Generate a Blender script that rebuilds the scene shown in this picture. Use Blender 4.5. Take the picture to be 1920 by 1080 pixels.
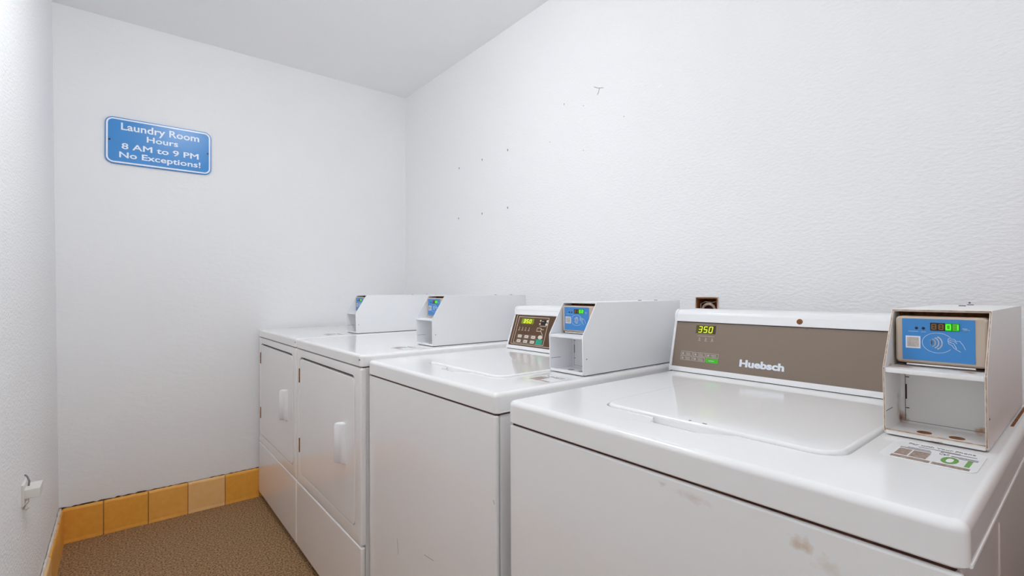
import bpy, bmesh, math, random
from mathutils import Vector, Matrix
random.seed(7)
for o in list(bpy.data.objects): bpy.data.objects.remove(o, do_unlink=True)
scene = bpy.context.scene
COL = scene.collection

# ------------------------------------------------------------------ camera
HC = 1.0587
R = Vector((0.775952, -0.630778, -0.0042)); U = Vector((-0.002355, -0.009555, 0.999952)); F = Vector((0.630788, 0.775904, 0.0089))
cam = bpy.data.cameras.new('camera'); cam.sensor_width = 36.0; cam.lens = 904.92/1920*36; cam.clip_start = 0.01
camo = bpy.data.objects.new('camera', cam); COL.objects.link(camo)
camo.matrix_world = Matrix(((R.x, U.x, -F.x, 0), (R.y, U.y, -F.y, 0), (R.z, U.z, -F.z, HC), (0, 0, 0, 1)))
scene.camera = camo
# ------------------------------------------------------------------ world, exposure, lamp strength
w = bpy.data.worlds.new('world'); scene.world = w; w.use_nodes = True
w.node_tree.nodes['Background'].inputs[0].default_value = (0.93, 0.96, 1.0, 1)
w.node_tree.nodes['Background'].inputs[1].default_value = 0.3
vs = scene.view_settings
vs.view_transform = 'Standard'; vs.look = 'None'; vs.gamma = 1.0; vs.use_curve_mapping = False; vs.exposure = 0.56
scene.cycles.max_bounces = 12; scene.cycles.diffuse_bounces = 11; scene.cycles.glossy_bounces = 6     # white room: light bounces many times
LAMP = 30.0            # emission of the flush dome lamp
FILL_GLOBE = 7.0          # emission of the fill globe, added to brighten the room
LAMP_COL = (0.93, 0.97, 1.0)

# ------------------------------------------------------------------ materials
def hexc(r, g, b):
    f = lambda c: ((c/255+0.055)/1.055)**2.4 if c/255 > 0.04045 else c/255/12.92
    return (f(r), f(g), f(b), 1)
def mat(name, col, rough=0.5, metal=0.0, coat=0.0, noise=None, bump=None, emit=None, stains=None):
    """noise=(scale, amount, colour2); bump=(scale, strength, distance, stretch)"""
    m = bpy.data.materials.new(name); m.use_nodes = True
    nt = m.node_tree; n = nt.nodes; l = nt.links; b = n['Principled BSDF']
    b.inputs['Base Color'].default_value = col; b.inputs['Roughness'].default_value = rough
    b.inputs['Metallic'].default_value = metal; b.inputs['Coat Weight'].default_value = coat
    b.inputs['Coat Roughness'].default_value = 0.08
    geo = n.new('ShaderNodeNewGeometry'); cur = None
    if noise:
        t = n.new('ShaderNodeTexNoise'); t.inputs['Scale'].default_value = noise[0]; t.inputs['Detail'].default_value = 5
        l.new(geo.outputs['Position'], t.inputs['Vector'])
        r = n.new('ShaderNodeMapRange'); r.inputs[1].default_value = 0.35; r.inputs[2].default_value = 0.65
        r.inputs[3].default_value = 0; r.inputs[4].default_value = noise[1]
        l.new(t.outputs['Fac'], r.inputs[0])
        x = n.new('ShaderNodeMix'); x.data_type = 'RGBA'
        x.inputs[6].default_value = col; x.inputs[7].default_value = noise[2]
        l.new(r.outputs[0], x.inputs[0]); l.new(x.outputs[2], b.inputs['Base Color']); cur = x.outputs[2]
    for (c, rad, sc, amt) in (stains or []):
        # irregular rust or dirt spot: noisy falloff about a point (rad may be a vector)
        s = n.new('ShaderNodeVectorMath'); s.operation = 'SUBTRACT'; s.inputs[1].default_value = c
        l.new(geo.outputs['Position'], s.inputs[0])
        d = n.new('ShaderNodeVectorMath'); d.operation = 'DIVIDE'; d.inputs[1].default_value = rad
        l.new(s.outputs[0], d.inputs[0])
        ln = n.new('ShaderNodeVectorMath'); ln.operation = 'LENGTH'; l.new(d.outputs[0], ln.inputs[0])
        t = n.new('ShaderNodeTexNoise'); t.inputs['Scale'].default_value = 90; t.inputs['Detail'].default_value = 4
        l.new(geo.outputs['Position'], t.inputs['Vector'])
        a = n.new('ShaderNodeMath'); a.operation = 'MULTIPLY_ADD'; a.inputs[1].default_value = 1.6; l.new(t.outputs['Fac'], a.inputs[0]); l.new(ln.outputs['Value'], a.inputs[2])
        r = n.new('ShaderNodeMapRange'); r.inputs[1].default_value = 1.55; r.inputs[2].default_value = 0.9; r.inputs[3].default_value = 0; r.inputs[4].default_value = amt
        l.new(a.outputs[0], r.inputs[0])
        x = n.new('ShaderNodeMix'); x.data_type = 'RGBA'; x.inputs[7].default_value = sc
        if cur: l.new(cur, x.inputs[6])
        else: x.inputs[6].default_value = col
        l.new(r.outputs[0], x.inputs[0]); l.new(x.outputs[2], b.inputs['Base Color']); cur = x.outputs[2]
    if bump:
        mp = n.new('ShaderNodeMapping'); mp.inputs['Scale'].default_value = bump[3]
        l.new(geo.outputs['Position'], mp.inputs['Vector'])
        t = n.new('ShaderNodeTexNoise'); t.inputs['Scale'].default_value = bump[0]; t.inputs['Detail'].default_value = 4
        l.new(mp.outputs[0], t.inputs['Vector'])
        bp = n.new('ShaderNodeBump'); bp.inputs['Strength'].default_value = bump[1]; bp.inputs['Distance'].default_value = bump[2]
        l.new(t.outputs['Fac'], bp.inputs['Height']); l.new(bp.outputs[0], b.inputs['Normal'])
    if emit:
        b.inputs['Emission Color'].default_value = emit[0]; b.inputs['Emission Strength'].default_value = emit[1]
    return m
RUST = hexc(150, 90, 40)
M = {}
M['wall_long'] = mat('painted stucco', (0.895, 0.896, 0.902, 1), 0.75, noise=(3, 0.25, (0.875, 0.876, 0.882, 1)), bump=(70, 0.55, 0.004, (1, 1, 2.2)))
M['wall_far'] = mat('painted plaster', (0.895, 0.896, 0.902, 1), 0.6, noise=(4, 0.3, (0.87, 0.871, 0.877, 1)), bump=(28, 0.3, 0.004, (1, 1, 1.8)))
M['ceil'] = mat('ceiling paint', (0.92, 0.922, 0.927, 1), 0.8, bump=(60, 0.15, 0.003, (1, 1, 1)))
M['carpet'] = mat('brown carpet', hexc(108, 80, 56), 0.95, noise=(150, 1.0, hexc(206, 164, 116)), bump=(140, 1.0, 0.012, (1, 1, 1)))
M['tile_a'] = mat('ochre glazed tile', hexc(244, 178, 78), 0.3, noise=(45, 0.5, hexc(232, 160, 58)), bump=(60, 0.1, 0.002, (1, 1, 1)))
M['tile_b'] = mat('tan glazed tile', hexc(246, 196, 126), 0.35, noise=(30, 0.5, hexc(250, 208, 150)), bump=(60, 0.1, 0.002, (1, 1, 1)))
M['tile_c'] = mat('golden glazed tile', hexc(246, 184, 94), 0.3, noise=(40, 0.5, hexc(236, 168, 74)), bump=(60, 0.1, 0.002, (1, 1, 1)))
M['grout'] = mat('pale grout', hexc(205, 170, 120), 0.9)
M['crack'] = mat('dark crack filler', hexc(70, 45, 25), 0.9)
M['caulk'] = mat('white caulk', hexc(225, 215, 205), 0.7)
M['wood'] = mat('brown bounce panelling', hexc(186, 112, 44), 0.45, noise=(6, 0.6, hexc(160, 90, 30)))  # for the added panelling, orange to warm its bounced light
M['enamel'] = mat('white enamel', (0.90, 0.895, 0.895, 1), 0.16, coat=0.5, noise=(9, 0.3, (0.88, 0.87, 0.865, 1)))
M['enamel_old'] = mat('worn white enamel', (0.90, 0.895, 0.89, 1), 0.16, coat=0.5, noise=(9, 0.3, (0.88, 0.87, 0.86, 1)),
    stains=[((0.5835, 0.215, 0.778), (0.02, 0.022, 0.012), hexc(200, 172, 125), 0.6), ((0.5835, 0.19, 0.765), (0.02, 0.02, 0.015), hexc(205, 185, 155), 0.3), ((0.5835, 0.345, 0.788), (0.02, 0.035, 0.010), hexc(200, 170, 140), 0.3),
            ((0.5835, 0.39, 0.792), (0.02, 0.012, 0.006), hexc(190, 155, 130), 0.3)])
M['enamel_side'] = mat('white enamel with scuffs', (0.90, 0.895, 0.895, 1), 0.16, coat=0.5, noise=(9, 0.3, (0.88, 0.87, 0.865, 1)))
M['plastic'] = mat('white console plastic', (0.85, 0.85, 0.86, 1), 0.3)
M['boxwhite'] = mat('white powder coated steel', (0.85, 0.855, 0.87, 1), 0.35)
M['boxworn'] = mat('rust-edged cream powder coated steel', (0.85, 0.84, 0.83, 1), 0.35, noise=(20, 0.3, (0.82, 0.80, 0.78, 1)),
    stains=[((0.945, 0.205, 0.862), (0.02, 0.014, 0.016), RUST, 0.9), ((0.945, 0.112, 0.860), (0.03, 0.011, 0.008), hexc(190, 130, 60), 0.9), ((0.862, 0.148, 0.851), (0.01, 0.012, 0.005), RUST, 1.0),
            ((0.915, 0.15, 0.852), (0.03, 0.09, 0.004), hexc(200, 165, 120), 0.5), ((0.93, 0.203, 0.88), (0.012, 0.01, 0.03), hexc(190, 150, 95), 0.7), ((0.89, 0.116, 0.948), (0.02, 0.014, 0.004), hexc(170, 110, 60), 0.9), ((0.89, 0.19, 0.948), (0.02, 0.03, 0.004), hexc(180, 120, 70), 0.8)])
M['rim'] = mat('rubbed brown edge', hexc(205, 182, 160), 0.6, noise=(120, 0.9, hexc(165, 120, 85)))
M['rust'] = mat('rust brown', RUST, 0.8, noise=(120, 0.8, hexc(95, 55, 28)))
M['rustdark'] = mat('dark rust', hexc(85, 40, 22), 0.8, noise=(150, 0.7, hexc(45, 25, 18)))
M['dark'] = mat('dark gap', hexc(38, 28, 24), 0.7)
M['slot'] = mat('dark red slot', hexc(70, 28, 22), 0.7)
M['line'] = mat('thin grey score line', hexc(120, 115, 115), 0.7)
M['beige'] = mat('beige reader plastic', hexc(196, 178, 160), 0.4)
M['blue'] = mat('blue label', hexc(62, 136, 204), 0.35, noise=(30, 0.25, hexc(76, 146, 208)))
M['signblue'] = mat('blue sign paint', hexc(50, 138, 210), 0.26)
M['signblue'].node_tree.nodes['Principled BSDF'].inputs['Specular IOR Level'].default_value = 0.4
M['signwhite'] = mat('white sign print', hexc(235, 240, 250), 0.3)
M['white'] = mat('white print', hexc(228, 234, 244), 0.5)
M['pale'] = mat('pale print', hexc(150, 190, 225), 0.5)
M['black'] = mat('black display', hexc(30, 26, 22), 0.25)
M['dispbrown'] = mat('brown display window', hexc(74, 54, 26), 0.25)
M['segoff'] = mat('unlit segment', hexc(170, 120, 80), 0.5)
M['green'] = mat('lit green segment', hexc(60, 220, 40), 0.5, emit=(hexc(90, 255, 40), 0.9))
M['greenglow'] = mat('green lit window', hexc(30, 130, 15), 0.5, emit=(hexc(40, 190, 10), 0.35))
M['yellow'] = mat('lit yellow green segment', hexc(200, 220, 40), 0.5, emit=(hexc(215, 235, 40), 0.7))
M['olive'] = mat('olive display', hexc(78, 78, 10), 0.35)
M['lcd'] = mat('yellow green display', hexc(118, 136, 14), 0.35, emit=(hexc(130, 170, 10), 0.06))
M['greenbtn'] = mat('green start key', hexc(70, 190, 25), 0.4)
M['teal'] = mat('teal start key', hexc(20, 160, 130), 0.4)
M['taupe'] = mat('taupe console panel', hexc(134, 118, 104), 0.28, noise=(5, 0.4, hexc(128, 113, 100)))
M['brownpanel'] = mat('dark brown console panel', hexc(92, 62, 36), 0.3, noise=(60, 0.5, hexc(82, 52, 28)))
M['cream'] = mat('cream print', hexc(222, 208, 190), 0.5)
M['keygrey'] = mat('grey key surround', hexc(120, 105, 95), 0.5)
M['sticker'] = mat('clear white sticker', (0.82, 0.82, 0.82, 1), 0.25)
M['stgreen'] = mat('green print', hexc(110, 160, 80), 0.5)
M['stbrown'] = mat('brown print', hexc(140, 115, 100), 0.5, noise=(400, 0.8, hexc(180, 165, 155)))
M['stgrey'] = mat('grey print', hexc(120, 115, 125), 0.5)
M['codegrey'] = mat('faded print block', hexc(176, 165, 158), 0.6, noise=(300, 0.7, hexc(205, 198, 192)))
M['scuff'] = mat('grey scuff', hexc(165, 160, 160), 0.7)
M['pipe'] = mat('scaled pipe', hexc(205, 185, 165), 0.6, noise=(120, 0.7, hexc(150, 110, 80)))
M['blockplastic'] = mat('white block plastic', hexc(225, 222, 215), 0.5)
M['lamp'] = mat('lit frosted glass', (1, 1, 1, 1), 0.5, emit=((*LAMP_COL, 1), LAMP))
M['globe'] = mat('opal fill globe', (1, 1, 1, 1), 0.5, emit=((*LAMP_COL, 1), FILL_GLOBE))

# ------------------------------------------------------------------ mesh helpers
def finish(name, bm, m, parent=None, sharp=35, kind=None, wn=False):
    bmesh.ops.recalc_face_normals(bm, faces=bm.faces[:])
    if parent is not None:
        p = parent
        off = Vector((0, 0, 0))
        while p is not None: off += p.location; p = p.parent
        bmesh.ops.translate(bm, verts=bm.verts[:], vec=-off)
    me = bpy.data.meshes.new(name); bm.to_mesh(me); bm.free()
    me.materials.append(M[m] if isinstance(m, str) else m)
    if len(me.polygons):
        me.polygons.foreach_set('use_smooth', [True]*len(me.polygons))
        me.set_sharp_from_angle(angle=math.radians(sharp))
    o = bpy.data.objects.new(name, me); COL.objects.link(o)
    if wn:
        md = o.modifiers.new('weighted', 'WEIGHTED_NORMAL'); md.keep_sharp = True; md.weight = 90
    if parent is not None: o.parent = parent
    if kind: o['kind'] = kind
    return o
def thing(name, loc, label, cat, group=None):
    o = bpy.data.objects.new(name, None); COL.objects.link(o); o.location = loc; o.empty_display_size = 0.1
    o['label'] = label; o['category'] = cat
    if group: o['group'] = group
    return o
def tag(o, label, cat, group=None):
    o['label'] = label; o['category'] = cat
    if group: o['group'] = group
    return o
def addbox(bm, x0, x1, y0, y1, z0, z1, bev=0, seg=3):
    r = bmesh.ops.create_cube(bm, size=1.0)
    for v in r['verts']:
        v.co = Vector(((x0+x1)/2+v.co.x*(x1-x0), (y0+y1)/2+v.co.y*(y1-y0), (z0+z1)/2+v.co.z*(z1-z0)))
    if bev:
        es = list({e for v in r['verts'] for e in v.link_edges})
        bmesh.ops.bevel(bm, geom=es, offset=bev, segments=seg, profile=0.5, affect='EDGES')
def box(name, x0, x1, y0, y1, z0, z1, m, parent=None, bev=0, seg=3, kind=None):
    bm = bmesh.new(); addbox(bm, x0, x1, y0, y1, z0, z1, bev, seg)
    return finish(name, bm, m, parent, kind=kind, wn=bev > 0)
def rrect(a0, a1, b0, b1, r, n=6):
    """rounded rectangle points (a,b) counter clockwise; r single or 4 (a0b0, a1b0, a1b1, a0b1)"""
    rs = r if isinstance(r, (list, tuple)) else [r]*4
    out = []
    for (ca, cb, rr, st) in ((a0, b0, rs[0], 180), (a1, b0, rs[1], 270), (a1, b1, rs[2], 0), (a0, b1, rs[3], 90)):
        cx = ca + (rr if ca == a0 else -rr); cy = cb + (rr if cb == b0 else -rr)
        for i in range(n+1):
            t = math.radians(st+90*i/n); out.append((cx+rr*math.cos(t), cy+rr*math.sin(t)))
    return out
def loft(bm, rings, cap0=True, cap1=True):
    vs_ = [[bm.verts.new(p) for p in r] for r in rings]; k = len(rings[0])
    for a, b in zip(vs_, vs_[1:]):
        for i in range(k):
            bm.faces.new((a[i], a[(i+1) % k], b[(i+1) % k], b[i]))
    if cap0: bm.faces.new(vs_[0])
    if cap1: bm.faces.new(vs_[-1])
    return vs_
def prism_y(bm, prof, y0, y1):
    loft(bm, [[(x, y0, z) for x, z in prof], [(x, y1, z) for x, z in prof]])
class Frame:
    """flat work on a plane: o + a*right + b*up + h*normal"""
    def __init__(s, o, right, up):
        s.o = Vector(o); s.r = Vector(right).normalized(); s.u = Vector(up).normalized(); s.n = s.r.cross(s.u).normalized()
    def p(s, a, b, h=0): return s.o+s.r*a+s.u*b+s.n*h
def addpoly(bm, fr, pts, h0, h1):
    loft(bm, [[fr.p(a, b, h0) for a, b in pts], [fr.p(a, b, h1) for a, b in pts]])
def flat(name, fr, polys, m, parent, h0=0.0, h1=0.0004, kind=None):
    bm = bmesh.new()
    for pts in polys: addpoly(bm, fr, pts, h0, h1)
    if name in ('small_print', 'cycle_icon', 'cycle_caption', 'key_caption', 'code_patch'): kind = 'stuff'
    return finish(name, bm, m, parent, kind=kind)
def rect(a0, a1, b0, b1): return [(a0, b0), (a1, b0), (a1, b1), (a0, b1)]
def stroke(pts, wd, closed=False):
    """quads along a polyline"""
    out = []
    P = list(pts)+([pts[0]] if closed else [])
    for (x0, y0), (x1, y1) in zip(P, P[1:]):
        dx, dy = x1-x0, y1-y0; L = math.hypot(dx, dy) or 1e-9
        nx, ny = -dy/L*wd/2, dx/L*wd/2; ex, ey = dx/L*wd*0.25, dy/L*wd*0.25
        out.append([(x0-nx-ex, y0-ny-ey), (x1-nx+ex, y1-ny+ey), (x1+nx+ex, y1+ny+ey), (x0+nx-ex, y0+ny-ey)])
    return out
def text(name, s, fr, a, b, width, height, m, parent, bold=0.0, h0=0.0, h1=0.0005, shear=0.0, align='CENTER'):
    """lettering fitted to width x height with its lower left at (a,b) (or centred on a)"""
    cu = bpy.data.curves.new(name, 'FONT'); cu.body = s; cu.size = 1.0; cu.bevel_depth = max(bold, 0.002); cu.bevel_resolution = 0; cu.extrude = 0.01; cu.shear = shear; cu.resolution_u = 3
    t = bpy.data.objects.new(name+'_tmp', cu); COL.objects.link(t)
    dg = bpy.context.evaluated_depsgraph_get()
    me = bpy.data.meshes.new_from_object(t.evaluated_get(dg))
    bpy.data.objects.remove(t, do_unlink=True); bpy.data.curves.remove(cu)
    xs = [v.co.x for v in me.vertices]; ys = [v.co.y for v in me.vertices]
    x0, x1, y0, y1 = min(xs), max(xs), min(ys), max(ys)
    sx = width/(x1-x0); sy = height/(y1-y0)
    bm = bmesh.new(); bm.from_mesh(me); bpy.data.meshes.remove(me)
    zm = max(v.co.z for v in bm.verts)
    off = -width/2 if align == 'CENTER' else 0
    for v in bm.verts:
        h = h0+(h1-h0)*(v.co.z+zm)/(2*zm)
        v.co = fr.p(a+off+(v.co.x-x0)*sx, b+(v.co.y-y0)*sy, h)
    return finish(name, bm, m, parent)
SEG = {'0': 'abcdef', '1': 'bc', '2': 'abged', '3': 'abgcd', '4': 'fgbc', '5': 'afgcd', '8': 'abcdefg'}
def segs(ch, a, b, wd, ht, t, slant=0.0):
    g = t*0.35; L = {'a': ((0, ht), (wd, ht)), 'd': ((0, 0), (wd, 0)), 'g': ((0, ht/2), (wd, ht/2)), 'f': ((0, ht/2), (0, ht)), 'e': ((0, 0), (0, ht/2)), 'b': ((wd, ht/2), (wd, ht)), 'c': ((wd, 0), (wd, ht/2))}
    out = []
    for s in ch:
        (x0, y0), (x1, y1) = L[s]
        dx, dy = x1-x0, y1-y0; l = math.hypot(dx, dy); ux, uy = dx/l, dy/l
        x0 += ux*g; y0 += uy*g; x1 -= ux*g; y1 -= uy*g
        q = stroke([(x0, y0), (x1, y1)], t)[0]
        out.append([(a+x+y*slant, b+y) for x, y in q])
    return out
def tube(bm, pts, r, n=8):
    pts = [Vector(p) for p in pts]; rings = []
    for i, p in enumerate(pts):
        d = (pts[min(i+1, len(pts)-1)]-pts[max(i-1, 0)]).normalized()
        s = d.cross(Vector((0, 0, 1)) if abs(d.z) < 0.9 else Vector((1, 0, 0))).normalized(); t = d.cross(s)
        rr = r[i] if isinstance(r, (list, tuple)) else r
        rings.append([p+s*math.cos(2*math.pi*k/n)*rr+t*math.sin(2*math.pi*k/n)*rr for k in range(n)])
    loft(bm, rings)
def disc(bm, c, axis, r, h, n=20, sx=1.0):
    c = Vector(c); ax = Vector(axis).normalized(); s = ax.cross(Vector((0, 0, 1)) if abs(ax.z) < 0.9 else Vector((1, 0, 0))).normalized(); t = ax.cross(s)
    loft(bm, [[c+s*math.cos(2*math.pi*k/n)*r*sx+t*math.sin(2*math.pi*k/n)*r+ax*hh for k in range(n)] for hh in (0, h)])

# ------------------------------------------------------------------ the room
XR, YF, ZC = 1.4125, 2.8095, 2.2995
XL0, XL1 = -0.196, -0.2255     # the left wall leans out a little towards the ceiling
YB = -0.62
box('floor', -0.5, XR+0.12, YB-0.1, YF+0.12, -0.1, 0.0, 'carpet', kind='structure')
box('ceiling', -0.5, XR+0.12, YB-0.1, YF+0.12, ZC, ZC+0.1, 'ceil', kind='structure')
box('wall_far', -0.5, XR+0.12, YF, YF+0.1, 0, ZC, 'wall_far', kind='structure')
bm = bmesh.new()
HY0, HY1, HZ0, HZ1 = 0.745, 0.816, 0.945, 1.040    # opening for the rusty recessed box
addbox(bm, XR, XR+0.1, YB-0.1, HY0, 0, ZC); addbox(bm, XR, XR+0.1, HY1, YF, 0, ZC)
addbox(bm, XR, XR+0.1, HY0, HY1, 0, HZ0); addbox(bm, XR, XR+0.1, HY0, HY1, HZ1, ZC)
wr = finish('wall_right', bm, 'wall_long', kind='structure')
bm = bmesh.new()
loft(bm, [[(XL0-0.1, YB-0.1, 0), (XL0, YB-0.1, 0), (XL0, YF, 0), (XL0-0.1, YF, 0)], [(XL1-0.1, YB-0.1, ZC), (XL1, YB-0.1, ZC), (XL1, YF, ZC), (XL1-0.1, YF, ZC)]])
finish('wall_left', bm, 'wall_long', kind='structure')
YP = -0.15       # face of the unseen return wall, set close to dim the washer's side
bm = bmesh.new(); addbox(bm, 0.64, XR, YB-0.1, YP, 0, ZC); addbox(bm, -0.4, 0.64, YB-0.1, YB, 2.05, ZC)
finish('wall_back', bm, 'wall_far', kind='structure')
dr = bpy.data.objects.new('door_1', None); COL.objects.link(dr); dr['kind'] = 'structure'; dr.location = (0.22, YB, 0)
box('door_leaf', -0.40, 0.638, YB-0.07, YB-0.03, 0.005, 2.048, 'plastic', dr, 0.003, 1)
for (a, b) in ((0.12, 0.95), (1.08, 1.92)):
    box('door_panel', -0.12, 0.52, YB-0.036, YB-0.022, a, b, 'plastic', dr, 0.008, 2)
bm = bmesh.new(); tube(bm, [(-0.12, YB-0.03, 1.02), (-0.12, YB+0.01, 1.02)], 0.012, 12); bmesh.ops.create_uvsphere(bm, u_segments=16, v_segments=10, radius=0.028, matrix=Matrix.Translation((-0.12, YB+0.03, 1.02))); finish('door_knob', bm, 'pipe', dr)
# wooden panelling added out of view to bounce brown onto the nearest washer's side
tr = bpy.data.objects.new('bounce_trim_1', None); COL.objects.link(tr); tr['kind'] = 'structure'; tr.location = (1.0, YP, 0)
x = 0.645
while x < XR-0.02:
    box('plank', x, min(x+0.118, XR), YP, YP+0.018, 0.0, 0.92, 'wood', tr, 0.003, 1); x += 0.12
box('cap_rail', 0.645, XR, YP, YP+0.03, 0.92, 0.945, 'wood', tr, 0.004, 2)

# baseboards: separate glazed tiles
TH = 0.147
def tile_mesh(nm, L, m):
    bm = bmesh.new()
    prof = [(0, 0), (0.013, 0), (0.0125, 0.006), (0.011, 0.014), (0.011, TH-0.010), (0.009, TH-0.004), (0.005, TH-0.0008), (0, TH)]
    g = 0.0016
    rings = []
    for yy, ins in ((g, 0.0012), (g+0.0012, 0), (L-g-0.0012, 0), (L-g, 0.0012)):
        rings.append([(max(px-ins, 0) if px > 0 else 0, yy, pz) for px, pz in prof])
    loft(bm, rings)
    bmesh.ops.recalc_face_normals(bm, faces=bm.faces[:])
    me = bpy.data.meshes.new(nm); bm.to_mesh(me); bm.free(); me.materials.append(M[m]); return me
def tiles(root, start, direction, normal, lengths, mats):
    d = Vector(direction); nn = Vector(normal); p = Vector(start); cache = {}
    for L, m in zip(lengths, mats):
        key = (round(L, 4), m)
        if key not in cache: cache[key] = tile_mesh('tile', L, m)
        o = bpy.data.objects.new('tile', cache[key]); COL.objects.link(o); o.parent = root
        o.matrix_local = Matrix(((nn.x, d.x, 0, p.x), (nn.y, d.y, 0, p.y), (0, 0, 1, p.z), (0, 0, 0, 1)))
        p = p+d*L
bf = box('baseboard_far', XL0, XR, YF-0.006, YF, 0, TH-0.004, 'grout', kind='structure')
edges = [-0.187, -0.053, 0.105, 0.257, 0.413, 0.568, 0.722, 0.876, 1.03, 1.184, 1.338, 1.40]
tiles(bf, (edges[0], YF-0.005, 0), (1, 0, 0), (0, -1, 0), [b-a for a, b in zip(edges, edges[1:])], ['tile_a', 'tile_a', 'tile_c', 'tile_b', 'tile_a', 'tile_c', 'tile_a', 'tile_a', 'tile_b', 'tile_a', 'tile_c'])
bl = box('baseboard_left', XL0-0.004, XL0+0.004, YB, YF, 0, TH-0.004, 'grout', kind='structure')
n = int((YF-0.018-YB)/0.155)
tiles(bl, (XL0+0.003, YF-0.018-n*0.155, 0), (0, 1, 0), (1, 0, 0), [0.155]*n, [['tile_b', 'tile_a', 'tile_c'][(i*7+i//3) % 3] for i in range(n)])
# cracked joint over the far tiles and lumpy caulk along the left ones
bm = bmesh.new(); pts = []
x = XL0
while x < 0.60:
    pts.append((x, YF-0.0035, TH+0.001+random.uniform(-0.001, 0.001))); x += 0.012
tube(bm, pts, [random.choice([0.0008, 0.0012, 0.0026, 0.0032, 0.0018])*(1.4 if p[0] < 0.12 else 0.7) for p in pts], 6)
finish('joint_crack', bm, 'crack', bf)
bm = bmesh.new(); pts = []; y = YB+0.01
while y < YF-0.005:
    pts.append((XL0+0.004, y, TH+0.002+random.uniform(-0.001, 0.003))); y += 0.013
tube(bm, pts, [random.uniform(0.003, 0.0065) for p in pts], 6)
finish('caulk_bead', bm, 'caulk', bl)

# ------------------------------------------------------------------ ceiling lamp and added fill globe (overhead, out of frame)
def ceiling_lamp(x, y, label):
    t = thing('ceiling_light', (x, y, ZC), label, 'lamp')
    bm = bmesh.new(); disc(bm, (x, y, ZC-0.02), (0, 0, 1), 0.145, 0.02, 40); finish('lamp_base', bm, 'plastic', t)
    bm = bmesh.new(); rings = []
    for i in range(8):
        a = math.radians(i*11.5); rr = 0.13*math.cos(a)+0.001; zz = ZC-0.02-0.075*math.sin(a)
        rings.append([(x+rr*math.cos(2*math.pi*k/32), y+rr*math.sin(2*math.pi*k/32), zz) for k in range(32)])
    loft(bm, rings); finish('lamp_shade', bm, 'lamp', t)
ceiling_lamp(0.35, 1.34, 'round frosted ceiling lamp over the aisle in front of the washers')
def fill_globe(x, y, zc, r, label):
    t = thing('fill_globe', (x, y, ZC), label, 'lamp')
    bm = bmesh.new(); disc(bm, (x, y, ZC-0.02), (0, 0, 1), 0.06, 0.02, 32); finish('lamp_base', bm, 'plastic', t)
    bm = bmesh.new(); tube(bm, [(x, y, ZC-0.02), (x, y, zc+r*0.98)], 0.012, 12); finish('stem', bm, 'plastic', t)
    bm = bmesh.new(); bmesh.ops.create_uvsphere(bm, u_segments=28, v_segments=16, radius=r); bmesh.ops.translate(bm, verts=bm.verts[:], vec=(x, y, zc)); finish('lamp_shade', bm, 'globe', t, 80)
fill_globe(0.12, -0.22, 2.12, 0.11, 'opal globe fill light, added unseen behind the camera')

# ------------------------------------------------------------------ machine builders
def ring(x0, x1, y0, y1, r, z, n=6): return [(a, b, z) for a, b in rrect(x0, x1, y0, y1, r, n)]
def slab_rings(x0, x1, y0, y1, z0, z1, r, bev, n=6):
    rg = [ring(x0+0.002, x1-0.002, y0+0.002, y1-0.002, r-0.002, z0, n), ring(x0, x1, y0, y1, r, z0+0.002, n)]
    for i in range(6):
        a = math.radians(90*i/5); ins = bev*(1-math.cos(a)); zz = z1-bev+bev*math.sin(a)
        rg.append(ring(x0+ins, x1-ins, y0+ins, y1-ins, max(r-ins, 0.002), zz, n))
    return rg

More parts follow.
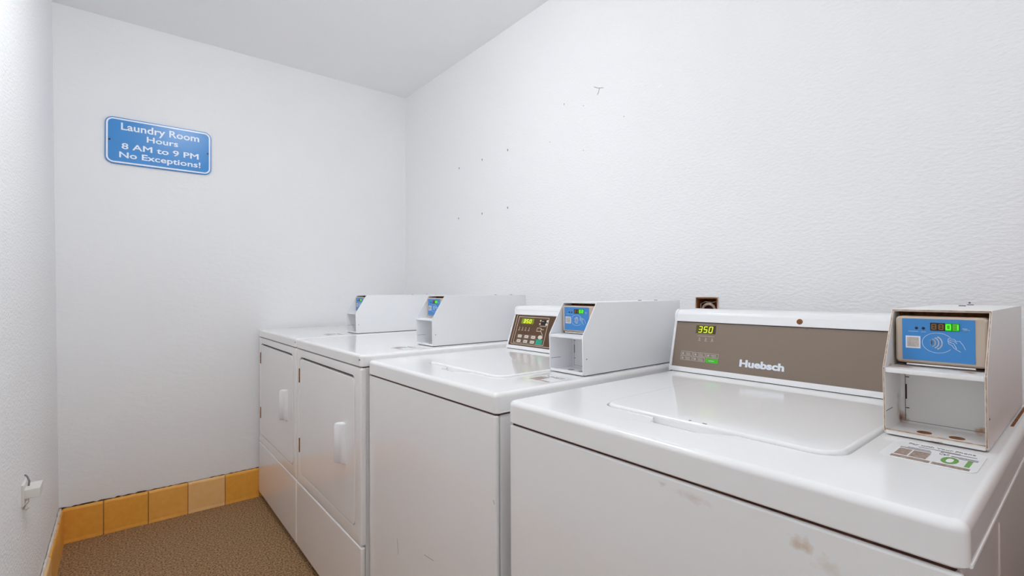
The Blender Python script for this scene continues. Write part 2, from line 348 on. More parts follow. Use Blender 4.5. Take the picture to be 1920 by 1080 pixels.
def washer(xf, y0, y1, xb, zs, zt, lid, label, body_mat, notch_y):
    t = thing('top_load_washer', ((xf+xb)/2, (y0+y1)/2, 0), label, 'washer', 'top load washers')
    # cabinet sides and back
    body = box('cabinet', xf+0.014, xb, y0+0.006, y1-0.006, 0.03, zs-0.004, body_mat, t, 0.006, 2)
    fp = box('front_panel', xf+0.002, xf+0.0125, y0+0.004, y1-0.004, 0.035, zs-0.0045, body_mat, t, 0.004, 3)
    box('seam_strip', xf+0.006, xb-0.01, y0+0.010, y1-0.010, zs-0.006, zs+0.004, 'rustdark', t)
    for yy in (y0+0.05, y1-0.05):
        for xx in (xf+0.06, xb-0.06):
            bm = bmesh.new(); disc(bm, (xx, yy, 0), (0, 0, 1), 0.02, 0.034, 14); finish('foot', bm, 'dark', t)
    # top with the lid opening
    bm = bmesh.new()
    vs_ = loft(bm, slab_rings(xf, xb, y0, y1, zs, zt, 0.013, 0.010), True, False)
    lx0, lx1, ly0, ly1 = lid; g = 0.003
    hole = rrect(lx0, lx1, ly0, ly1, [0.038, 0.036, 0.036, 0.038], 8)
    # finger scoop along the front edge: swell the outline forward
    ny0, ny1 = notch_y; H = []
    for i, (a, b) in enumerate(hole):
        H.append((a, b))
        na, nb = hole[(i+1) % len(hole)]
        if abs(a-lx0) < 1e-6 and abs(na-lx0) < 1e-6 and nb < b:
            for k in range(1, 24):
                bb = ny1+0.006-(ny1-ny0+0.012)*k/24; u = (bb-ny0)/(ny1-ny0)
                sw = max(0, min(1, min((1-u)*9, u*2.6))); sw = sw*sw*(3-2*sw)
                H.append((lx0-0.029*sw, bb))
    cx, cy = (lx0+lx1)/2, (ly0+ly1)/2
    def ins(pts, d):
        return [(a+(d if a < cx else -d)*(1 if abs(a-cx) > 0.02 else 0), b+(d if b < cy else -d)*(1 if min(abs(b-ly0), abs(b-ly1)) < 0.05 else 0)) for a, b in pts]
    rings = [[(a, b, zt) for a, b in H], [(a, b, zt-0.0006) for a, b in ins(H, 0.0012)], [(a, b, zt-0.003) for a, b in ins(H, 0.002)], [(a, b, zt-0.012) for a, b in ins(H, 0.0025)]]
    hv = loft(bm, rings, False, True)
    es = []
    for rg in (vs_[-1], hv[0]):
        for i in range(len(rg)):
            e = bm.edges.get((rg[i], rg[(i+1) % len(rg)])); es.append(e)
    bmesh.ops.triangle_fill(bm, use_beauty=True, edges=es)
    top = finish('top_panel', bm, body_mat, t, 40, wn=True)
    bm = bmesh.new()
    loft(bm, slab_rings(lx0+0.0045, lx1-0.0045, ly0+0.0045, ly1-0.0045, zt-0.0118, zt+0.0042, 0.034, 0.0055, 8))
    ld = finish('lid', bm, body_mat, t, 40, wn=True)
    bm = bmesh.new(); tube(bm, [(xf+0.010, y0+0.0004, zs+0.0025), (xb-0.002, y0+0.0004, zs+0.0025)], 0.0019, 8); finish('rolled_lip', bm, body_mat, top)
    return t, body, fp, top, ld
def console(t, xs0, xs1, xb, y0, y1, z0, z1, panel_mat, pm):
    """sloped console: foot of the slope (xs0,z0), head (xs1,z1-0.012)"""
    bm = bmesh.new()
    prof = [(xs0+0.0035, z0), (xs0+0.0035, z0+0.002), (xs1+0.0035, z1-0.02)]
    for i in range(6):
        a = math.radians(170-80*i/5); prof.append((xs1+0.016+0.0165*math.cos(a), z1-0.0165+0.0165*math.sin(a)))
    prof += [(xb-0.004, z1), (xb, z1-0.004), (xb, z0)]
    prism_y(bm, prof, y0+0.004, y1-0.004)
    c = finish('console', bm, pm, t, 30)
    # end caps a little proud of the sloped face
    capp = [(xs0-0.001, z0), (xs1-0.002, z1-0.028)]
    for i in range(6):
        a = math.radians(175-85*i/5); capp.append((xs1+0.0155+0.0185*math.cos(a), z1-0.0175+0.0185*math.sin(a)))
    capp += [(xb+0.001, z1+0.0005), (xb+0.001, z0)]
    for (a, b) in ((y0, y0+0.006), (y1-0.006, y1)):
        bm = bmesh.new(); prism_y(bm, capp, a, b); bmesh.ops.recalc_face_normals(bm, faces=bm.faces[:])
        finish('end_cap', bm, pm, c, 30)
    fr = Frame((xs0+0.0035, y1, z0), (0, -1, 0), (xs1-xs0, 0, z1-0.02-z0))
    S = math.hypot(xs1-xs0, z1-0.02-z0)
    W = y1-y0
    # top roll and bottom rail
    bm = bmesh.new(); addpoly(bm, fr, rrect(0.005, W-0.005, S-0.012, S+0.006, 0.002), 0, 0.005); finish('top_rail', bm, pm, c)
    bm = bmesh.new(); addpoly(bm, fr, rrect(0.001, W-0.001, 0.0006, 0.0125, 0.002), 0, 0.0045); finish('bottom_rail', bm, pm, c)
    box('base_gap', xs0+0.001, xs0+0.006, y0+0.002, y1-0.002, z0-0.002, z0+0.0008, 'dark', c)
    p = flat('control_panel', fr, [rect(0.006, W-0.006, 0.0125, S-0.012)], panel_mat, t, 0, 0.0012)
    fp = Frame(fr.p(0, 0, 0.0012), fr.r, fr.u)
    flat('panel_shadow', fp, [rect(0.006, W-0.006, S-0.0135, S-0.012)], 'dark', p)  # shadow under the top rail, painted as a dark line
    return c, p, fp, S

def reader_box(xf, yr, yl, z0, h, xb, label, digits, mt='boxwhite', worn=False, sub=True):
    """card reader housing; yr near side, yl far side, xf front foot, z0 table height"""
    t = thing('card_reader_box', ((xf+xb)/2, (yr+yl)/2, z0), label, 'card reader', 'card reader boxes on the machines')
    th = 0.0025; zk = z0+0.545*h; z1 = z0+h; xt = xf+0.050
    z0b = z0+0.002
    def side(y0, y1, nm):
        bm = bmesh.new()
        prof = [(xf+0.006, z0b), (xf+0.002, z0b+0.004), (xf, z0b+0.010), (xf-0.002, zk-0.003), (xf, zk+0.002), (xt, z1), (xb, z1), (xb, z0b)]
        prism_y(bm, prof, y0, y1)
        o = finish(nm, bm, mt, t)
        # rubbed thin front edge
        if worn:
            bm = bmesh.new(); yy = (y0+y1)/2
            tube(bm, [(xf+0.002, yy, z0b+0.004), (xf-0.0005, yy, z0b+0.012), (xf-0.0022, yy, zk-0.002), (xf-0.0004, yy, zk+0.002), (xt-0.0004, yy, z1-0.001)], 0.0007, 6)
            finish('rubbed_edge', bm, 'rim', o)
        return o
    sr = side(yr, yr+th, 'side_panel'); sl = side(yl-th, yl, 'side_panel')
    yi0, yi1 = yr+th, yl-th
    roof = box('roof', xt-0.001, xb, yi0, yi1, z1-0.003, z1, mt, t)
    box('rear_panel', xb-th, xb, yi0, yi1, z0b, z1-0.003, mt, t)
    fl = box('bottom_plate', xf+0.003, xf+0.088, yi0, yi1, z0b, z0b+0.0025, mt, t)
    lip = box('front_flange', xf, xf+0.003, yi0, yi1, z0b, z0b+0.007, mt, t, 0.001, 2)
    gap = box('base_gap', xf+0.008, xb-0.01, yr+0.003, yl-0.003, z0, z0+0.002, 'rustdark' if worn else 'dark', t)
    if worn:
        bm = bmesh.new(); tube(bm, [(xf-0.0002, yi0, z0b+0.0068), (xf-0.0002, yi1, z0b+0.0068)], 0.0008, 6); finish('rubbed_edge', bm, 'rim', lip)
        bm = bmesh.new(); tube(bm, [(xt-0.0015, yr+0.001, z1-0.001), (xt-0.0015, yl-0.001, z1-0.001)], 0.0009, 6); finish('rubbed_edge', bm, 'rim', roof)
    for f_ in (0.36, 0.68):
        bm = bmesh.new(); disc(bm, (xf+0.035, yl-(yl-yr)*f_, z0b+0.0025), (0, 0, 1), 0.0085, 0.0004, 20); finish('knockout_hole', bm, 'rust' if worn else 'stbrown', fl)
    # shelf at the kink, with a turned front
    box('shelf', xf-0.001, xf+0.088, yi0, yi1, zk-0.008, zk-0.001, mt, t, 0.0015, 2)
    xp = xf+0.082
    bp = box('back_plate', xp, xp+0.002, yi0, yi1, z0b+0.0025, zk-0.006, mt, t)
    fr = Frame((xp, yi1, z0b+0.0025), (0, -1, 0), (0, 0, 1)); W = yi1-yi0; Hc = zk-0.006-z0b-0.0025
    if sub:
        flat('plate_seam', fr, [rect(0.006, W-0.004, Hc-0.008, Hc-0.0072), rect(0.0055, 0.0062, 0.004, Hc-0.008), rect(0.004, W, 0.0035, 0.0041)], 'line', bp)
        flat('slot', fr, [rect(0.0062, 0.0078, Hc*0.42, Hc*0.68)], 'slot', bp); flat('slot', fr, [rect(W-0.0045, W-0.0029, Hc*0.42, Hc*0.68)], 'slot', bp)
        for (a, b) in ((0.0065, Hc*0.80), (0.0065, Hc*0.26), (W-0.0080, Hc*0.80), (W-0.0080, Hc*0.26)):
            flat('tab_slot', fr, [rect(a, a+0.0042, b, b+0.0012)], 'dark', bp)
        fs = Frame((xf+0.002, yl-th, z0b), (1, 0, 0), (0, 0, 1))
        flat('score_line', fs, [rect(0.001, 0.034, Hc*0.36, Hc*0.37)], 'line', sl)
        fs2 = Frame((xp, yr, z0b), (-1, 0, 0), (0, 0, 1))
        bm = bmesh.new(); disc(bm, (xf+0.012, yr, z0b+h*0.22), (0, -1, 0), 0.0016, 0.0006, 10); finish('rivet', bm, 'stgrey', sr)
    for xx in (xb-0.02, xb-0.10):
        bm = bmesh.new(); disc(bm, (xx, (yr+yl)/2+0.01, z1), (0, 0, 1), 0.005, 0.0015, 12); finish('screw_head', bm, 'stgrey', roof)
    # dark lining behind the reader, then the reader itself
    box('inner_lining', xt+0.030, xt+0.034, yi0, yi1, zk-0.001, z1-0.003, 'rust', t)
    xc = xf+0.040; cz0, cz1 = zk+0.004, z1-0.0095; cy0, cy1 = yi0+0.0008, yi1-0.0035
    bm = bmesh.new()
    loft(bm, [[(xc+d, a, b) for a, b in rrect(cy0+i, cy1-i, cz0+i, cz1-i, 0.006-i*0.5, 5)] for d, i in ((0.030, 0), (0.004, 0), (0.0015, 0.001), (0.0, 0.003))])
    un = finish('reader_unit', bm, 'beige', t, wn=True)
    bm = bmesh.new(); tube(bm, [(xc-0.003, cy1-0.014, cz0-0.001), (xc-0.003, cy0+0.012, cz0-0.001)], 0.0012, 6); finish('retaining_wire', bm, 'boxworn', un)
    W = cy1-cy0; Hh = cz1-cz0
    fu = Frame((xc, cy1, cz0), (0, -1, 0), (0, 0, 1))
    A0, A1, B0, B1 = 0.085*W, 0.875*W, 0.075*Hh, 0.95*Hh
    flat('face_label', fu, [rect(A0, A1, B0, B1)], 'blue', un, 0, 0.0005)
    fl_ = Frame((xc-0.0005, cy1, cz0), (0, -1, 0), (0, 0, 1)); LW = A1-A0; LH = B1-B0
    q = lambda u, v: (A0+u*LW, B1-v*LH)       # u right, v down, both 0..1 on the label
    def qr(u0, u1, v0, v1):
        a, b = q(u0, v1); c, d = q(u1, v0); return rect(a, c, b, d)
    flat('code_patch', fl_, [qr(0.05, 0.265, 0.42, 0.715)], 'white', un)
    flat('faded_print', Frame(fl_.p(0, 0, 0.0004), fl_.r, fl_.u), [qr(0.072, 0.243, 0.45, 0.68)], 'codegrey', un)
    a, b = q(0.405, 0.27); c, d = q(0.80, 0.085)
    flat('display', fl_, [rrect(a, c, b, d, 0.0006, 3)], 'black', un)
    fd = Frame(fl_.p(0, 0, 0.0004), fl_.r, fl_.u); fe = Frame(fl_.p(0, 0, 0.0008), fl_.r, fl_.u); DW = c-a; DH = d-b
    flat('display_glow', fd, [rect(a+DW*0.52, a+DW*0.74, b+0.0003, d-0.0003), rect(a+DW*0.76, c-0.0003, b+0.0003, d-0.0003)], 'greenglow', un)
    flat('display_glow', fd, [rect(a+DW*0.03, a+DW*0.24, b+0.0003, d-0.0003), rect(a+DW*0.27, a+DW*0.49, b+0.0003, d-0.0003)], 'dispbrown', un)
    offp = []; 
    for i in range(2): offp += segs('abcdefg', a+DW*(0.06+0.25*i), b+DH*0.2, DW*0.14, DH*0.6, 0.0006)
    onp = []
    for i, ch in enumerate(digits):
        onp += segs(SEG[ch], a+DW*(0.56+0.25*i), b+DH*0.2, DW*0.14, DH*0.6, 0.0010)
        offp += segs([s for s in 'abcdefg' if s not in SEG[ch]], a+DW*(0.56+0.25*i), b+DH*0.2, DW*0.14, DH*0.6, 0.0005)
    flat('unlit_segments', fe, offp, 'segoff', un); flat('lit_digits', fe, onp, 'green', un)
    for u in (0.21, 0.308):
        a_, b_ = q(u, 0.225); bm = bmesh.new(); disc(bm, fl_.p(a_, b_, 0), (-1, 0, 0), 0.0019, 0.0006, 14); finish('indicator_light', bm, 'dark', un)
    mk = [qr(0.09, 0.235, 0.300, 0.315), qr(0.275, 0.345, 0.305, 0.320), qr(0.835, 0.90, 0.195, 0.215), qr(0.86, 0.93, 0.225, 0.250), qr(0.845, 0.92, 0.24, 0.255)]
    flat('small_print', fl_, mk, 'pale', un)
    cx, cy = 0.505, 0.56; el = []
    pts = [q(cx+0.215*math.cos(2*math.pi*k/40), cy-0.235*math.sin(2*math.pi*k/40)) for k in range(4, 37)]
    flat('oval_outline', fl_, stroke(pts, 0.00045), 'white', un)
    wv = []
    for i, (u, r_) in enumerate(((0.43, 0.055), (0.473, 0.09), (0.52, 0.12), (0.565, 0.145))):
        pts = [q(u-r_*0.55+r_*0.55*math.cos(t_), cy-r_*math.sin(t_)) for t_ in [math.radians(-75+150*k/10) for k in range(11)]]
        wv += stroke(pts, 0.0015)
    flat('contactless_waves', fl_, wv, 'white', un)
    hand = [[(0.70, 0.545), (0.645, 0.50), (0.65, 0.44), (0.73, 0.455), (0.755, 0.50), (0.80, 0.49), (0.845, 0.58), (0.875, 0.68)],
            [(0.645, 0.50), (0.655, 0.56), (0.70, 0.60), (0.725, 0.66), (0.81, 0.74)], [(0.66, 0.48), (0.73, 0.50), (0.765, 0.55)], [(0.67, 0.53), (0.72, 0.55), (0.76, 0.67)]]
    hs = []
    for pl in hand: hs += stroke([q(*p) for p in pl], 0.00045)
    flat('hand_outline', fl_, hs, 'white', un)
    return t
def sticker(xc0, xc1, yl, yr, z, label, num, rich, group='machine stickers'):
    """paper strip lying on a machine top in front of its card reader; reads from the aisle"""
    fr = Frame((xc0, yl, z), (0, -1, 0), (1, 0, 0)); W = yl-yr; H = xc1-xc0
    bm = bmesh.new(); addpoly(bm, fr, rrect(0, W, 0, H, 0.012, 5), 0.0001, 0.0006)
    t = thing('machine_sticker', ((xc0+xc1)/2, (yl+yr)/2, z), label, 'sticker', group)
    finish('paper', bm, 'sticker', t)
    f2 = Frame(fr.p(0, 0, 0.0006), fr.r, fr.u)
    text('lettering', 'Pay with Your Phone', f2, W*0.53, H*0.84, W*0.72, H*0.09, 'stgrey', t, 0.01, 0, 0.0003)
    flat('small_print', f2, [rect(W*0.13, W*0.47, H*0.60, H*0.63), rect(W*0.20, W*0.45, H*0.665, H*0.685), rect(W*0.55, W*0.92, H*0.74, H*0.755), rect(W*0.30, W*0.75, H*0.775, H*0.79)], 'stgrey', t, 0, 0.0003)
    flat('code_patch', f2, [rect(W*0.14, W*0.28, H*0.22, H*0.55), rect(W*0.30, W*0.48, H*0.22, H*0.55)], 'stbrown', t, 0, 0.0003)
    flat('colour_bar', f2, [rect(W*0.13, W*0.54, H*0.07, H*0.17)], 'stbrown', t, 0, 0.0003); flat('colour_bar', f2, [rect(W*0.56, W*0.93, H*0.07, H*0.17)], 'stbrown', t, 0, 0.0003)
    if rich:
        text('lettering', 'Call', f2, W*0.60, H*0.60, W*0.10, H*0.10, 'stgrey', t, 0.0, 0, 0.0003)
        flat('small_print', f2, [rect(W*0.68, W*0.95, H*0.60, H*0.63), rect(W*0.76, W*0.95, H*0.55, H*0.565)], 'stgrey', t, 0, 0.0003)
        text('number', num, f2, W*0.76, H*0.22, W*0.30, H*0.34, 'stgreen', t, 0.02, 0, 0.0003)
    return t

# ------------------------------------------------------------------ nearest washer
XB = 1.285
w1, body1, fp1, top1, lid1 = washer(0.5835, 0.0785, 0.7336, XB, 0.8079, 0.8502, (0.690, 1.062, 0.207, 0.598),
    'nearest white top-loading washer with wide taupe console and rust-stained front', 'enamel_old', (0.335, 0.478))
c1, p1, f1, S1 = console(w1, 1.136, 1.170, XB-0.004, 0.2085, 0.7365, 0.8502, 1.0105, 'taupe', 'plastic')
Y1 = 0.7365
def s1(y, z): return (Y1-y, (z-0.8502)*S1/(1.0105-0.02-0.8502))
def r1(ya, yb, z0, z1):
    a, b = s1(ya, z0); c, d = s1(yb, z1); return rect(a, c, b, d)
flat('display', f1, [r1(0.6735, 0.6205, 0.9505, 0.9710)], 'olive', p1)
f1b = Frame(f1.p(0, 0, 0.0004), f1.r, f1.u)
dg = []
for i, ch in enumerate('350'):
    a, b = s1(0.6665-0.0142*i, 0.9535); dg += segs(SEG[ch], a, b, 0.0082, 0.0145, 0.0016, 0.12)
flat('lit_digits', f1b, dg, 'yellow', p1)
flat('display_edge', f1b, [r1(0.6265, 0.6205, 0.9505, 0.9710)], 'dispbrown', p1)
for yy in (0.6612, 0.6439, 0.6269):
    a, b = s1(yy, 0.9355)
    flat('cycle_icon', f1, [rect(a-0.0035, a+0.0035, b-0.004, b-0.0028), rect(a-0.0022, a+0.0022, b-0.001, b+0.001), rect(a-0.0012, a+0.0012, b+0.002, b+0.0045)], 'codegrey', p1)
flat('caption', f1, [r1(0.668, 0.622, 0.9435, 0.9445)], 'codegrey', p1)
for row in range(2):
    for c in range(3):
        ya = 0.7075-0.0348*c; yb = ya-0.0318; zb = 0.8925-row*0.0118-0.0002; zt_ = zb+0.0098
        if row == 1 and c == 2:
            bt = flat('start_key', f1, [r1(ya, yb, zb-0.0008, zt_)], 'greenbtn', p1)
            flat('key_caption', f1b, [r1(ya-0.008, yb+0.010, zb+0.0035, zb+0.0045)], 'white', p1)
        else:
            a, b = s1(ya, zb); c_, d = s1(yb, zt_)
            flat('key', f1, stroke(rect(a, c_, b, d), 0.0010, True), 'codegrey', p1)
            flat('key_caption', f1, [rect(a+0.003, a+0.008, b+0.002, b+0.0072), rect(a+0.012, a+0.026, b+0.0055, b+0.0072), rect(a+0.014, a+0.027, b+0.002, b+0.0036)], 'codegrey', p1)
a, b = s1(0.5025, 0.8790)
text('maker_lettering', 'Huebsch', f1, a, b, 0.100, 0.0175, 'white', p1, 0.045, 0, 0.0006)
bm = bmesh.new(); disc(bm, f1.p(Y1-0.428, S1-0.001, 0.0035), f1.n, 0.0062, 0.001, 20); finish('rusty_screw_plug', bm, 'rust', c1)
a, b = s1(0.4145, 0.9805)
flat('chipped_print', f1, [[(a-0.008, b), (a+0.004, b), (a+0.002, b-0.009)]], 'keygrey', p1)
# chips and scuffs
for (yy, xx, L) in ((0.415, 0.7000, 0.004), (0.389, 0.7000, 0.007)):
    box('paint_chip', xx, xx+0.0025, yy, yy+L, 0.8541, 0.8547, 'dark', lid1)
reader_box(0.862, 0.0965, 0.2055, 0.8502, 0.1805, 1.262, 'cream card reader box with rusty edges showing 01, on the nearest washer', '01', 'boxworn', True)
sticker(0.750, 0.846, 0.1865, 0.0945, 0.8502, 'paper sticker with green number 01 on the nearest washer top', '01', True)
# slots of the back of the nearest top
bm = bmesh.new(); tube(bm, [(0.826, 0.0847, 0.04), (0.826, 0.0847, 0.778)], 0.0014, 6); finish('panel_crease', bm, 'enamel_old', body1)
box('side_trim', 1.06, XB-0.002, 0.0905, 0.0945, 0.8496, 0.8507, 'rust', w1, 0.0004, 1)

# ------------------------------------------------------------------ second washer
w2, body2, fp2, top2, lid2 = washer(0.5836, 0.7696, 1.4105, XB, 0.8142, 0.8558, (0.692, 1.030, 0.898, 1.262),
    'white top-loading washer with small dark brown control panel, second from the camera', 'enamel_side', (1.02, 1.135))
c2, p2, f2_, S2 = console(w2, 1.097, 1.142, XB-0.004, 0.910, 1.3855, 0.8558, 1.0075, 'brownpanel', 'plastic')
Y2 = 1.3855; K2 = S2/(1.0075-0.02-0.8558)
def s2(y, z): return (Y2-y, (z-0.8558)*K2)
def r2(ya, yb, z0, z1):
    a, b = s2(ya, z0); c, d = s2(yb, z1); return rect(a, c, b, d)
f2b = Frame(f2_.p(0, 0, 0.0004), f2_.r, f2_.u)
flat('panel_border', f2_, stroke(r2(1.3680, 0.918, 0.8735, 0.9760), 0.0016, True), 'cream', p2)
flat('panel_border', f2_, stroke(r2(1.3560, 1.198, 0.8780, 0.9690), 0.0016, True), 'cream', p2)
flat('display', f2_, [rrect(*(lambda a, b, c, d: (a, c, b, d))(*s2(1.338, 0.9450), *s2(1.272, 0.9640)), 0.003, 3)], 'lcd', p2)
dg = []
for i, ch in enumerate('350'):
    a, b = s2(1.326-0.0155*i, 0.9485); dg += segs(SEG[ch], a, b, 0.009, 0.012, 0.0020, 0.1)
flat('display_digits', f2b, dg, 'yellow', p2)
for i in range(4):
    a, b = s2(1.340-0.0175*i, 0.9215)
    flat('cycle_caption', f2_, [rect(a-0.005, a+0.003, b, b+0.0016), rect(a-0.002, a+0.001, b+0.004, b+0.006), rect(a-0.001, a+0.001, b+0.008, b+0.012)], 'cream', p2)
for row in range(2):
    for c in range(3):
        ya = 1.344-0.036*c; zb = 0.8975-0.0165*row
        k_ = flat('key', f2_, [r2(ya, ya-0.031, zb-0.0035, zb+0.0105)], 'keygrey', p2)
        a, b = s2(ya-0.0155, zb+0.0035)
        flat('key_cap', f2b, [rrect(a-0.009, a+0.011, b-0.0045, b+0.0055, 0.003, 3)], 'cream', p2)
        flat('key_caption', Frame(f2b.p(0, 0, 0.0004), f2b.r, f2b.u), [rect(a-0.005, a+0.006, b-0.0005, b+0.0012)], 'keygrey', p2)
a, b = s2(1.221, 0.9035); bm = bmesh.new(); loft(bm, [[f2_.p(a+0.0115*math.cos(2*math.pi*k/20), b+0.007*math.sin(2*math.pi*k/20), h) for k in range(20)] for h in (0, 0.0005)]); finish('key_cap', bm, 'cream', p2)
flat('start_key', f2_, [r2(1.238, 1.206, 0.8800, 0.8960)], 'teal', p2)
lead = [[(1.230, 0.957), (1.220, 0.957)], [(1.246, 0.934), (1.226, 0.934), (1.226, 0.923), (1.246, 0.923), (1.246, 0.934)], [(1.226, 0.930), (1.213, 0.930)], [(1.226, 0.925), (1.213, 0.912), (1.213, 0.908)], [(1.236, 0.941), (1.205, 0.941)]]
ls = []
for pl in lead: ls += stroke([s2(*p) for p in pl], 0.0016)
flat('wiring_diagram', f2_, ls, 'cream', p2)
for (yy, zz) in ((1.203, 0.9585), (1.205, 0.9475), (1.238, 0.9590), (1.238, 0.9480)):
    a, b = s2(yy, zz); bm = bmesh.new(); rr = 0.0045 if yy < 1.21 else 0.003
    loft(bm, [[f2_.p(a+rr*1.2*math.cos(2*math.pi*k/14), b+rr*math.sin(2*math.pi*k/14), h) for k in range(14)] for h in (0, 0.0006)]); finish('diagram_dot', bm, 'cream', p2)
flat('diagram_shade', f2_, [r2(1.232, 1.208, 0.945, 0.962)], 'black', p2)
for pts in ([(0.783, 0.640), (0.779, 0.633)], [(1.218, 0.392), (1.214, 0.370), (1.211, 0.352)], [(1.068, 0.411), (1.022, 0.416)]):
    flat('scuff_mark', Frame((0.5856, 0, 0), (0, -1, 0), (0, 0, 1)), stroke([(-a, b) for a, b in pts], 0.0014), 'scuff', fp2)
reader_box(0.860, 0.789, 0.905, 0.8558, 0.177, 1.276, 'white card reader box with blue face showing 02, on the second washer', '02')
sticker(0.742, 0.812, 0.868, 0.786, 0.8558, 'small printed sticker on the second washer top in front of its card reader', '02', False)

# ------------------------------------------------------------------ dryers
def dryer(xf, y0, y1, xb, zs, zt, label):
    t = thing('front_load_dryer', ((xf+xb)/2, (y0+y1)/2, 0), label, 'dryer', 'front load dryers')
    box('cabinet', xf+0.016, xb, y0+0.004, y1-0.004, 0.012, zs-0.002, 'enamel', t, 0.004, 2)
    box('toe_kick', xf+0.05, xf+0.06, y0+0.006, y1-0.006, 0.0, 0.03, 'dark', t)
    box('seam_strip', xf+0.008, xb-0.01, y0+0.007, y1-0.007, zs-0.003, zs+0.003, 'dark', t)
    bm = bmesh.new(); loft(bm, slab_rings(xf, xb, y0, y1, zs+0.001, zt, 0.014, 0.009)); tp = finish('top_panel', bm, 'enamel', t, 40, wn=True)
    bm = bmesh.new(); disc(bm, (xf+0.0015, y0+0.012, zs+0.022), (-1, -0.35, 0), 0.0028, 0.002, 12); finish('screw_hole', bm, 'stgrey', tp)
    zl = 0.2915
    # upper front with the door opening
    xo0, xo1 = xf+0.001, xf+0.016
    dy0, dy1, dz0, dz1 = y0+0.050, y1-0.048, 0.335, 0.802
    bm = bmesh.new()
    def rg(i, x, z0_, z1_, r): return [(x, a, b) for a, b in rrect(y0+0.002+i, y1-0.002-i, z0_+i, z1_-i, r, 6)]
    z0_, z1_ = zl+0.002, zs-0.002
    out = loft(bm, [rg(0, xo1, z0_, z1_, 0.008), rg(0, xo0+0.005, z0_, z1_, 0.008), rg(0.0015, xo0+0.0015, z0_, z1_, 0.0075), rg(0.005, xo0, z0_, z1_, 0.005)], False, False)
    def hr(i, x): return [(x, a, b) for a, b in rrect(dy0-i, dy1+i, dz0-i, dz1+i, 0.026+i, 6)]
    inn = loft(bm, [hr(0.0025, xo0), hr(0.0005, xo0+0.0012), hr(0, xo0+0.004), hr(0, xo0+0.013)], False, False)
    es = []
    for r_ in (out[-1], inn[0]):
        for i in range(len(r_)): es.append(bm.edges.get((r_[i], r_[(i+1) % len(r_)])))
    bmesh.ops.triangle_fill(bm, use_beauty=True, edges=es)
    finish('front_frame', bm, 'enamel', t, 40, wn=True)
    box('door_gap', xo0+0.012, xo0+0.0135, dy0-0.005, dy1+0.005, dz0-0.005, dz1+0.005, 'dark', t)
    bm = bmesh.new()
    def dr(i, x): return [(x, a, b) for a, b in rrect(dy0+0.003+i, dy1-0.002-i, dz0+0.002+i, dz1-0.007-i, 0.023-i*0.5, 6)]
    loft(bm, [dr(0, xo0+0.012), dr(0, xo0+0.003), dr(0.001, xo0+0.0005), dr(0.0035, xo0-0.0005)])
    d = finish('door', bm, 'enamel', t, 40, wn=True)
    # pull handle: curved grip on a flat plate
    hy0, hy1, hz0, hz1 = y0+0.124, y0+0.184, 0.508, 0.640
    bm = bmesh.new()
    prof = [(0.0, 0.0), (0.006, -0.002), (0.016, -0.010), (0.030, -0.013), (0.044, -0.0135), (0.056, -0.024), (0.060, -0.026), (0.0605, -0.020), (0.050, -0.006), (0.047, 0.0)]
    rings = []
    for z_, sc, sh in ((hz0, 0.55, 0), (hz0+0.002, 0.85, 0), (hz0+0.006, 1, 0), (hz1-0.006, 1, 0), (hz1-0.002, 0.85, 0), (hz1, 0.55, 0)):
        rings.append([(xo0-0.0004+p[1]*sc, hy0+p[0]*0.62, z_) for p in prof])
    loft(bm, rings); finish('handle', bm, 'plastic', d, 50)
    for zz in (0.727, 0.447):
        bm = bmesh.new(); tube(bm, [(xo0-0.0005, dy1+0.001, zz-0.028), (xo0-0.0005, dy1+0.001, zz+0.028)], 0.0030, 8)
        finish('hinge', bm, 'rust', d)
    lp = box('lower_panel', xf+0.0005, xf+0.015, y0+0.002, y1-0.002, 0.030, zl-0.0005, 'enamel', t, 0.005, 3)
    return t
XD = 0.5635
dryer(XD, 1.4147, 2.1030, 1.27, 0.8340, 0.8715, 'white dryer with vertical door handle, between the second washer and the far dryer')
dryer(XD, 2.1036, 2.7920, 1.27, 0.8340, 0.8715, 'farthest white dryer, standing against the wall with the blue sign')
reader_box(0.838, 1.466, 1.582, 0.8715, 0.177, 1.262, 'white card reader box on the dryer beside the second washer', '03')
reader_box(0.840, 2.165, 2.281, 0.8715, 0.177, 1.262, 'white card reader box on the farthest dryer, smallest in view', '04')
sticker(0.715, 0.785, 1.545, 1.463, 0.8715, 'faint printed sticker on the dryer top beside the second washer', '03', False)
sticker(0.715, 0.785, 2.245, 2.163, 0.8715, 'faint printed sticker on the farthest dryer top', '04', False)

# ------------------------------------------------------------------ blue sign on the far wall
SX0, SX1, SZ0, SZ1 = -0.053, 0.352, 1.646, 1.856
sg = thing('wall_sign', ((SX0+SX1)/2, YF, SZ0), 'blue rounded sign with white laundry room hours on the far wall', 'sign')
fs = Frame((SX0, YF, SZ0), (1, 0, 0), (0, 0, 1)); SW, SH = SX1-SX0, SZ1-SZ0
bm = bmesh.new(); loft(bm, [[fs.p(a, b, h) for a, b in rrect(i, SW-i, i, SH-i, 0.030-i, 8)] for h, i in ((0.003, 0), (0.008, 0), (0.009, 0.001))]); finish('plate', bm, 'signblue', sg)
fq = Frame(fs.p(0, 0, 0.009), fs.r, fs.u)
bm = bmesh.new()
o_ = rrect(0.004, SW-0.004, 0.004, SH-0.004, 0.026, 8); i_ = rrect(0.0105, SW-0.0105, 0.0105, SH-0.0105, 0.0195, 8)
rr = [[fq.p(a, b, 0) for a, b in o_], [fq.p(a, b, 0.0006) for a, b in o_], [fq.p(a, b, 0.0006) for a, b in i_], [fq.p(a, b, 0) for a, b in i_]]
loft(bm, rr, False, False); finish('border', bm, 'signwhite', sg)
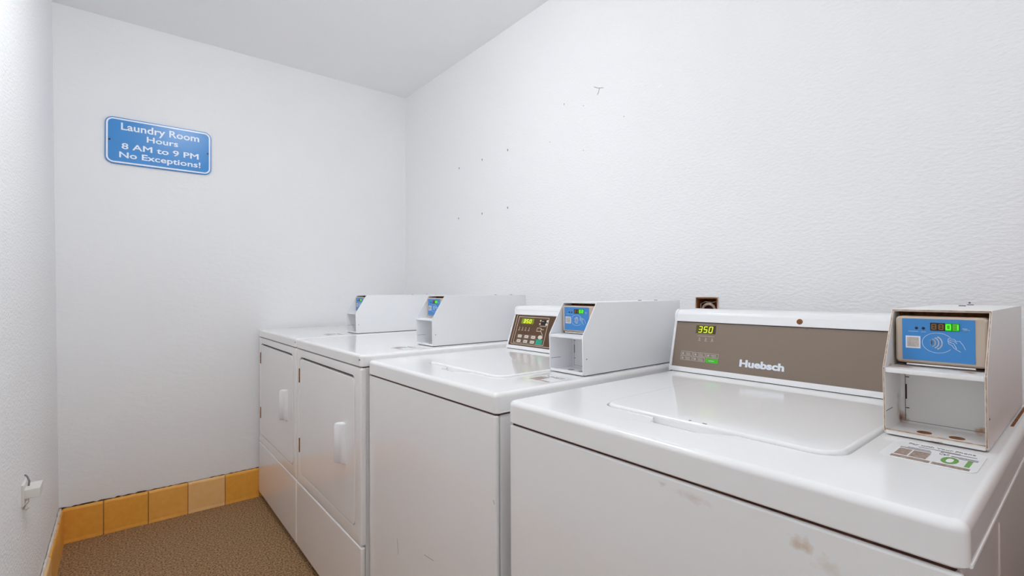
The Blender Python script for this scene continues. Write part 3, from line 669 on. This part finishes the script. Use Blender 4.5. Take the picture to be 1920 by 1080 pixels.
for s, ac, b, wd, ht in (('Laundry Room', 0.205, 0.1450, 0.298, 0.0430), ('Hours', 0.209, 0.1150, 0.120, 0.0270), ('8 AM to 9 PM', 0.205, 0.0690, 0.294, 0.0275), ('No Exceptions!', 0.205, 0.0210, 0.310, 0.0355)):
    text('lettering', s, fq, ac, b, wd, ht, 'signwhite', sg, 0.018, 0, 0.0006)
for aa in (0.0155, SW-0.0155):
    bm = bmesh.new(); disc(bm, fq.p(aa, SH*0.5, 0), (0, -1, 0), 0.0042, 0.0012, 14); finish('mounting_screw', bm, 'black', sg)

# ------------------------------------------------------------------ recessed rusty box in the long wall
rb = thing('recessed_outlet_box', (XR, (HY0+HY1)/2, HZ0), 'rusty recessed outlet box in the long wall above the nearest console', 'outlet box')
bm = bmesh.new()
addbox(bm, XR+0.055, XR+0.06, HY0, HY1, HZ0, HZ1); addbox(bm, XR-0.001, XR+0.055, HY0, HY0+0.004, HZ0, HZ1); addbox(bm, XR-0.001, XR+0.055, HY1-0.004, HY1, HZ0, HZ1)
addbox(bm, XR-0.001, XR+0.055, HY0+0.004, HY1-0.004, HZ1-0.004, HZ1); addbox(bm, XR-0.001, XR+0.055, HY0+0.004, HY1-0.004, HZ0, HZ0+0.004)
finish('box_shell', bm, 'rust', rb)
ym = (HY0+HY1)/2
bm = bmesh.new(); tube(bm, [(XR+0.012, ym+0.020*math.cos(t_), 1.000+0.020*math.sin(t_)) for t_ in [math.radians(180*k/12) for k in range(13)]]+[(XR+0.012, ym-0.02, 0.985), (XR+0.012, ym-0.02, 0.955)], 0.0042, 8); finish('bent_pipe', bm, 'pipe', rb)
bm = bmesh.new(); addpoly(bm, Frame((XR+0.022, HY1-0.004, HZ0+0.01), (0, -1, 0), (0, 0, 1)), rrect(0.004, 0.059, 0, 0.072, 0.008), 0, 0.003); finish('socket_plate', bm, 'rustdark', rb)
bm = bmesh.new(); tube(bm, [(XR+0.014, HY1-0.007, 0.99), (XR+0.014, HY1-0.008, 1.020), (XR+0.014, ym+0.012, 1.027), (XR+0.014, ym-0.010, 1.024), (XR+0.014, HY0+0.010, 1.028), (XR+0.014, HY0+0.007, 0.99)], 0.0018, 6); finish('wire', bm, 'pipe', rb)
bm = bmesh.new(); tube(bm, [(XR-0.0005, HY0-0.001, HZ0), (XR-0.0005, HY0-0.0015, 1.01), (XR-0.0005, HY0-0.001, HZ1+0.001), (XR-0.0005, ym, HZ1+0.002), (XR-0.0005, HY1+0.001, HZ1+0.001), (XR-0.0005, HY1+0.002, 1.0), (XR-0.0005, HY1+0.001, HZ0)], [0.002, 0.0028, 0.0022, 0.003, 0.0018, 0.0026, 0.002], 6); finish('ragged_rim', bm, 'caulk', rb)

# ------------------------------------------------------------------ screw holes and scratches in the long wall
for (y, z, r_) in ((2.182, 1.727, 0.0045), (1.971, 1.727, 0.0045), (1.765, 1.728, 0.0045), (2.189, 1.458, 0.0045), (1.973, 1.456, 0.0045), (1.767, 1.457, 0.0045), (1.393, 1.83, 0.003), (1.287, 1.791, 0.002), (1.092, 1.693, 0.002), (1.479, 1.695, 0.002), (1.289, 1.615, 0.002)):
    bm = bmesh.new(); disc(bm, (XR, y, z), (-1, 0, 0), r_*0.8, 0.0006, 10); disc(bm, (XR, y, z-r_*1.2), (-1, 0, 0), r_*0.45, 0.0005, 8); finish('screw_hole', bm, 'scuff' if r_ < 0.004 else 'stgrey', wr)
fw = Frame((XR, 0, 0), (0, -1, 0), (0, 0, 1))
flat('scratch', fw, stroke([(-1.232, 1.846), (-1.214, 1.836), (-1.205, 1.833), (-1.187, 1.828)], 0.0022)+stroke([(-1.206, 1.832), (-1.210, 1.818), (-1.216, 1.812)], 0.003), 'scuff', wr)
bm = bmesh.new(); disc(bm, (XR, 0.184, 1.032), (-1, 0, 0), 0.002, 0.0006, 8); finish('screw_hole', bm, 'stgrey', wr)

# ------------------------------------------------------------------ white block on the left wall
def xl(z): return XL0+(XL1-XL0)*z/ZC
wb = thing('wall_block', (xl(0.52), 1.9, 0.50), 'small white plastic block with frayed cord ends low on the left wall', 'wall block')
x0 = xl(0.525)
box('block', x0-0.002, x0+0.036, 1.835, 1.905, 0.508, 0.533, 'blockplastic', wb, 0.002, 2)
box('mounting_tab', x0-0.002, x0+0.006, 1.83, 1.90, 0.490, 0.548, 'blockplastic', wb, 0.002, 2)
bm = bmesh.new(); tube(bm, [(x0+0.010, 1.87, 0.530), (x0+0.011, 1.875, 0.545), (x0+0.006, 1.882, 0.556), (x0+0.001, 1.888, 0.560)], 0.0022, 6); finish('cord_end', bm, 'stgrey', wb)
bm = bmesh.new(); tube(bm, [(x0+0.012, 1.85, 0.510), (x0+0.012, 1.85, 0.495), (x0+0.004, 1.852, 0.484), (x0+0.002, 1.855, 0.478), (x0+0.008, 1.852, 0.474), (x0+0.013, 1.85, 0.480)], 0.002, 6); finish('cord_end', bm, 'caulk', wb)
